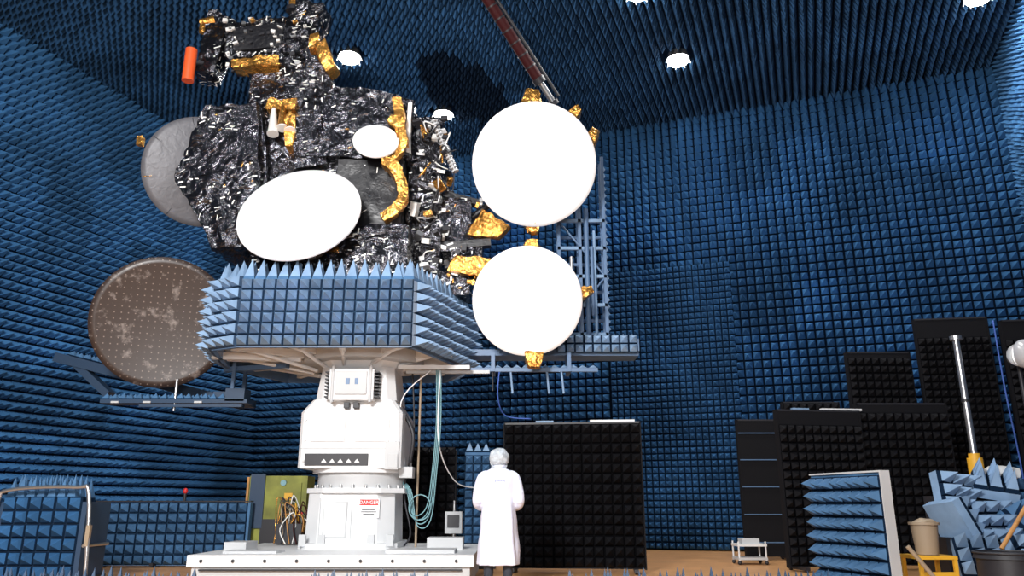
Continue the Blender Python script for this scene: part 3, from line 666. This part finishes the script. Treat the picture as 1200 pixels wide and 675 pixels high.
for nm, x0, x1, y, h in (('floor_absorber_row', .35, 2.3, 5.6, .555), ('floor_absorber_row', -4.2, -2.4, 6.0, .53), ('floor_absorber_row', -1.6, -.6, 6.2, .50)):
    b = MB(); nn = round((x1 - x0) / .13); b.box(((x0 + x1) / 2, y + .2, .1), (x1 - x0, .4, .2), 'frame_dk'); b.pyr((x0, y, .2), (1, 0, 0), (0, 1, 0), Z, nn, 3, (x1 - x0) / nn, h - .2, 'frame_dk'); b.build(nm)

# ------------------------------------------------------------ engineer
eng = empty('engineer_in_lab_coat'); eng.location = (-.17, 10.0, 0)
def skinobj(name, verts, edges, radii, m, root, sub=2):
    me = bpy.data.meshes.new(name); me.from_pydata(verts, edges, []); me.materials.append(M[m])
    ob = bpy.data.objects.new(name, me); scene.collection.objects.link(ob)
    sk = ob.modifiers.new('skin', 'SKIN'); sk.use_smooth_shade = True
    for i, r in enumerate(radii):
        d = me.skin_vertices[0].data[i]; d.radius = (r, r) if not isinstance(r, tuple) else r; d.use_root = (i == root)
    s_ = ob.modifiers.new('sub', 'SUBSURF'); s_.levels = sub; s_.render_levels = sub
    ob.parent = eng; return ob
skinobj('trousers', [(0, 0, .92), (.10, 0, .86), (.115, .01, .48), (.12, -.02, .09), (-.10, 0, .86), (-.115, .01, .48), (-.12, -.02, .09), (0, 0, 1.1), (0, 0, 1.3)],
        [(0, 1), (1, 2), (2, 3), (0, 4), (4, 5), (5, 6), (0, 7), (7, 8)], [.13, .095, .07, .062, .095, .07, .062, .13, .12], 'trouser', 0)
for sx in (-1, 1):
    b = MB(); b.ell((sx * .125, .05, .045), (.048, .135, .045), 'shoe'); b.box((sx * .125, .04, .012), (.08, .24, .02), 'dark'); b.ell((sx * .125, -.03, .08), (.045, .06, .05), 'shoe')
    b.build('shoe_left' if sx < 0 else 'shoe_right', eng)
b = MB()
prof = [(.28, .250, .185, 0), (.45, .245, .18, 0), (.65, .235, .17, 0), (.85, .222, .16, -.005), (1.0, .205, .145, 0), (1.12, .200, .14, 0), (1.25, .210, .142, 0), (1.34, .212, .135, 0), (1.385, .185, .118, 0), (1.415, .13, .095, 0), (1.435, .085, .075, .005), (1.46, .066, .066, .01)]
fine = []
for i in range(len(prof) - 1):
    for j in range(4):
        t = j / 4; fine.append([prof[i][k] * (1 - t) + prof[i + 1][k] * t for k in range(4)])
fine.append(list(prof[-1])); N = 64; vs = []
for z, rx, ry, yo in fine:
    low = max(0, (1.15 - z)) / .8
    for j in range(N):
        a = 2 * math.pi * j / N
        fold = 1 + low * .09 * math.sin(a * 7 + 1.3 * z + 1.5 * noise.noise(V3((a * 1.2, z, 0)))) + .06 * noise.noise(V3((math.cos(a) * 2, math.sin(a) * 2, z * 5)))
        ca, sa = math.cos(a), math.sin(a)
        e = .8; x = math.copysign(abs(ca) ** e, ca) * rx * fold; y = math.copysign(abs(sa) ** e, sa) * ry * fold
        vs.append((x, y + yo, z))
L = len(fine); fs = [(i * N + j, i * N + (j + 1) % N, (i + 1) * N + (j + 1) % N, (i + 1) * N + j) for i in range(L - 1) for j in range(N)]
fs.append(tuple(reversed(range(N)))); fs.append(tuple(range((L - 1) * N, L * N)))
b.add(vs, fs, 'coat', True)
for sx in (-1, 1):
    b.tube([(sx * .13, 0, 1.35), (sx * .20, -.005, 1.305), (sx * .245, -.02, 1.17), (sx * .265, -.03, 1.03), (sx * .235, .09, .97), (sx * .15, .20, .97)], [.068, .077, .070, .064, .058, .052, .05], 'coat', n=20)
    for z_ in (1.08, 1.13, 1.02): b.tube([(sx * .20, -.06, z_ + .01), (sx * .262, -.092, z_), (sx * .315, -.05, z_ + .015)], .012, 'coat', n=8)
coat = b.build('lab_coat', eng)
rm = coat.modifiers.new('rm', 'REMESH'); rm.mode = 'VOXEL'; rm.voxel_size = .010; rm.use_smooth_shade = True
sm = coat.modifiers.new('sm', 'SMOOTH'); sm.iterations = 4; sm.factor = .5
b = MB()
b.tube([(math.cos(a) * .078, math.sin(a) * .075 + .012, 1.455 + .008 * math.cos(a)) for a in [j * math.pi / 8 for j in range(17)]], .018, 'coat', sub=2)
for i in range(7):
    a = (i - 3) / 3; b.box((.02 + a * .055, -.150, 1.285 - a * a * .012), (.009, .006, .014), 'ink', (0, -a * 12, 0))
b.build('collar_and_badge', eng)
Rh = Euler((math.radians(8), 0, math.radians(14))).to_matrix(); hc = V3((0, .02, 1.560)); HS = 1.10
def H(x, y, z): return hc + Rh @ V3((x * HS, y * HS, z * HS))
def hr(*r): return tuple(a * HS for a in r)
b = MB()
b.ell(H(0, -.005, .02), hr(.072, .090, .088), 'skin', R=Rh, n=32, m=20); b.ell(H(0, .035, -.045), hr(.050, .055, .062), 'skin', R=Rh, n=24)
b.ell(H(0, .098, -.012), hr(.011, .018, .022), 'skin', R=Rh); b.ell(H(0, .085, -.055), hr(.022, .012, .006), 'skin', R=Rh); b.ell(H(0, .086, -.066), hr(.02, .011, .007), 'skin', R=Rh)
b.ell(H(0, .080, .03), hr(.045, .012, .008), 'skin', R=Rh)
b.tube([(0, 0, 1.40), (0, .01, 1.46), H(0, 0, -.04)], [.058, .054, .058], 'skin', n=20)
for sx in (-1, 1): b.ell(H(sx * .074, .0, -.01), hr(.010, .02, .032), 'skin', R=Rh)
hd = b.build('head', eng); rm = hd.modifiers.new('rm', 'REMESH'); rm.mode = 'VOXEL'; rm.voxel_size = .005; rm.use_smooth_shade = True
sm = hd.modifiers.new('sm', 'SMOOTH'); sm.iterations = 3
b = MB()
for sx in (-1, 1):
    b.ell(H(sx * .03, .077, .008), hr(.012, .008, .008), 'white', R=Rh); b.ell(H(sx * .03, .084, .008), hr(.005, .004, .005), 'dark', R=Rh); b.ell(H(sx * .03, .088, .03), hr(.018, .006, .004), 'hair', R=Rh)
b.build('eyes', eng)
# bouffant cap: gathered band low on the nape, puffy crown
b = MB(); b.ell(H(0, -.026, .012), hr(.118, .100, .110), 'net', R=Rh, n=64, m=40, jit=.12)
b.tube([H(math.cos(a) * .092, math.sin(a) * .086 - .012, -.055 + .06 * math.sin(a)) for a in [j * math.pi / 8 for j in range(17)]], .011, 'net', sub=2); b.ell(H(0, -.050, -.090), hr(.056, .03, .028), 'hair', R=Rh); b.build('bouffant_cap', eng)
for sx, nm in ((-1, 'hand_left'), (1, 'hand_right')):
    b = MB(); w = V3((sx * .15, .20, .97)); yo = .02 if sx > 0 else 0
    pc = V3((sx * .095, .245 + yo, .965))
    b.tube([w, w + (pc - w) * .6], [.028, .026], 'skin', n=12, sub=2)
    b.ell(pc, (.045, .018, .038), 'skin', R=Euler((0, 0, -sx * .6)).to_matrix())
    for i in range(4):
        z = .965 + (.027 - i * .018); l = (.062, .070, .065, .050)[i]
        p0 = V3((sx * .065, .262 + yo, z)); b.tube([p0, p0 + V3((-sx * l * .5, .008, -.004)), p0 + V3((-sx * l * .85, -.004, -.012)), p0 + V3((-sx * l * .95, -.024, -.016))], [.0095, .009, .008, .007], 'skin', n=10, sub=4)
    p0 = V3((sx * .10, .235 + yo, 1.0)); b.tube([p0, p0 + V3((-sx * .025, .015, .018)), p0 + V3((-sx * .052, .022, .014))], [.012, .010, .008], 'skin', n=10, sub=4)
    b.build(nm, eng)

# ------------------------------------------------------------ lights
def area(name, loc, tgt, power, size, col=(1, .99, .98)):
    l = bpy.data.lights.new(name, 'AREA'); l.energy = power; l.shape = 'DISK'; l.size = size; l.color = col
    o = bpy.data.objects.new(name, l); scene.collection.objects.link(o); o.location = loc
    o.rotation_euler = (V3(tgt) - V3(loc)).to_track_quat('-Z', 'Y').to_euler()
area('flood_light_a', (-3.5, -1.0, 6.0), (-2.5, 12, 4.5), 2000, 2.2)
area('flood_light_b', (5.5, -1.0, 6.5), (-1.5, 12, 4.0), 1600, 2.6)
area('flood_light_c', (-.5, -1.0, 2.4), (-2.5, 12, 6.0), 350, 1.2)
for i, (x, y) in enumerate(lamps):
    area('ceiling_lamp_light', (x, y, HT - .27), (x, y, 0), 160, .40)
w = bpy.data.worlds.new('world'); scene.world = w; w.use_nodes = True; w.node_tree.nodes['Background'].inputs[0].default_value = (.02, .04, .08, 1); w.node_tree.nodes['Background'].inputs[1].default_value = .3

# ------------------------------------------------------------ camera
cam = bpy.data.cameras.new('camera'); co = bpy.data.objects.new('camera', cam); scene.collection.objects.link(co)
co.location = (0, 0, 1.0); co.rotation_euler = (math.radians(90 + 15.7), 0, 0); cam.sensor_width = 36; cam.lens = 27; cam.clip_start = .05
scene.camera = co
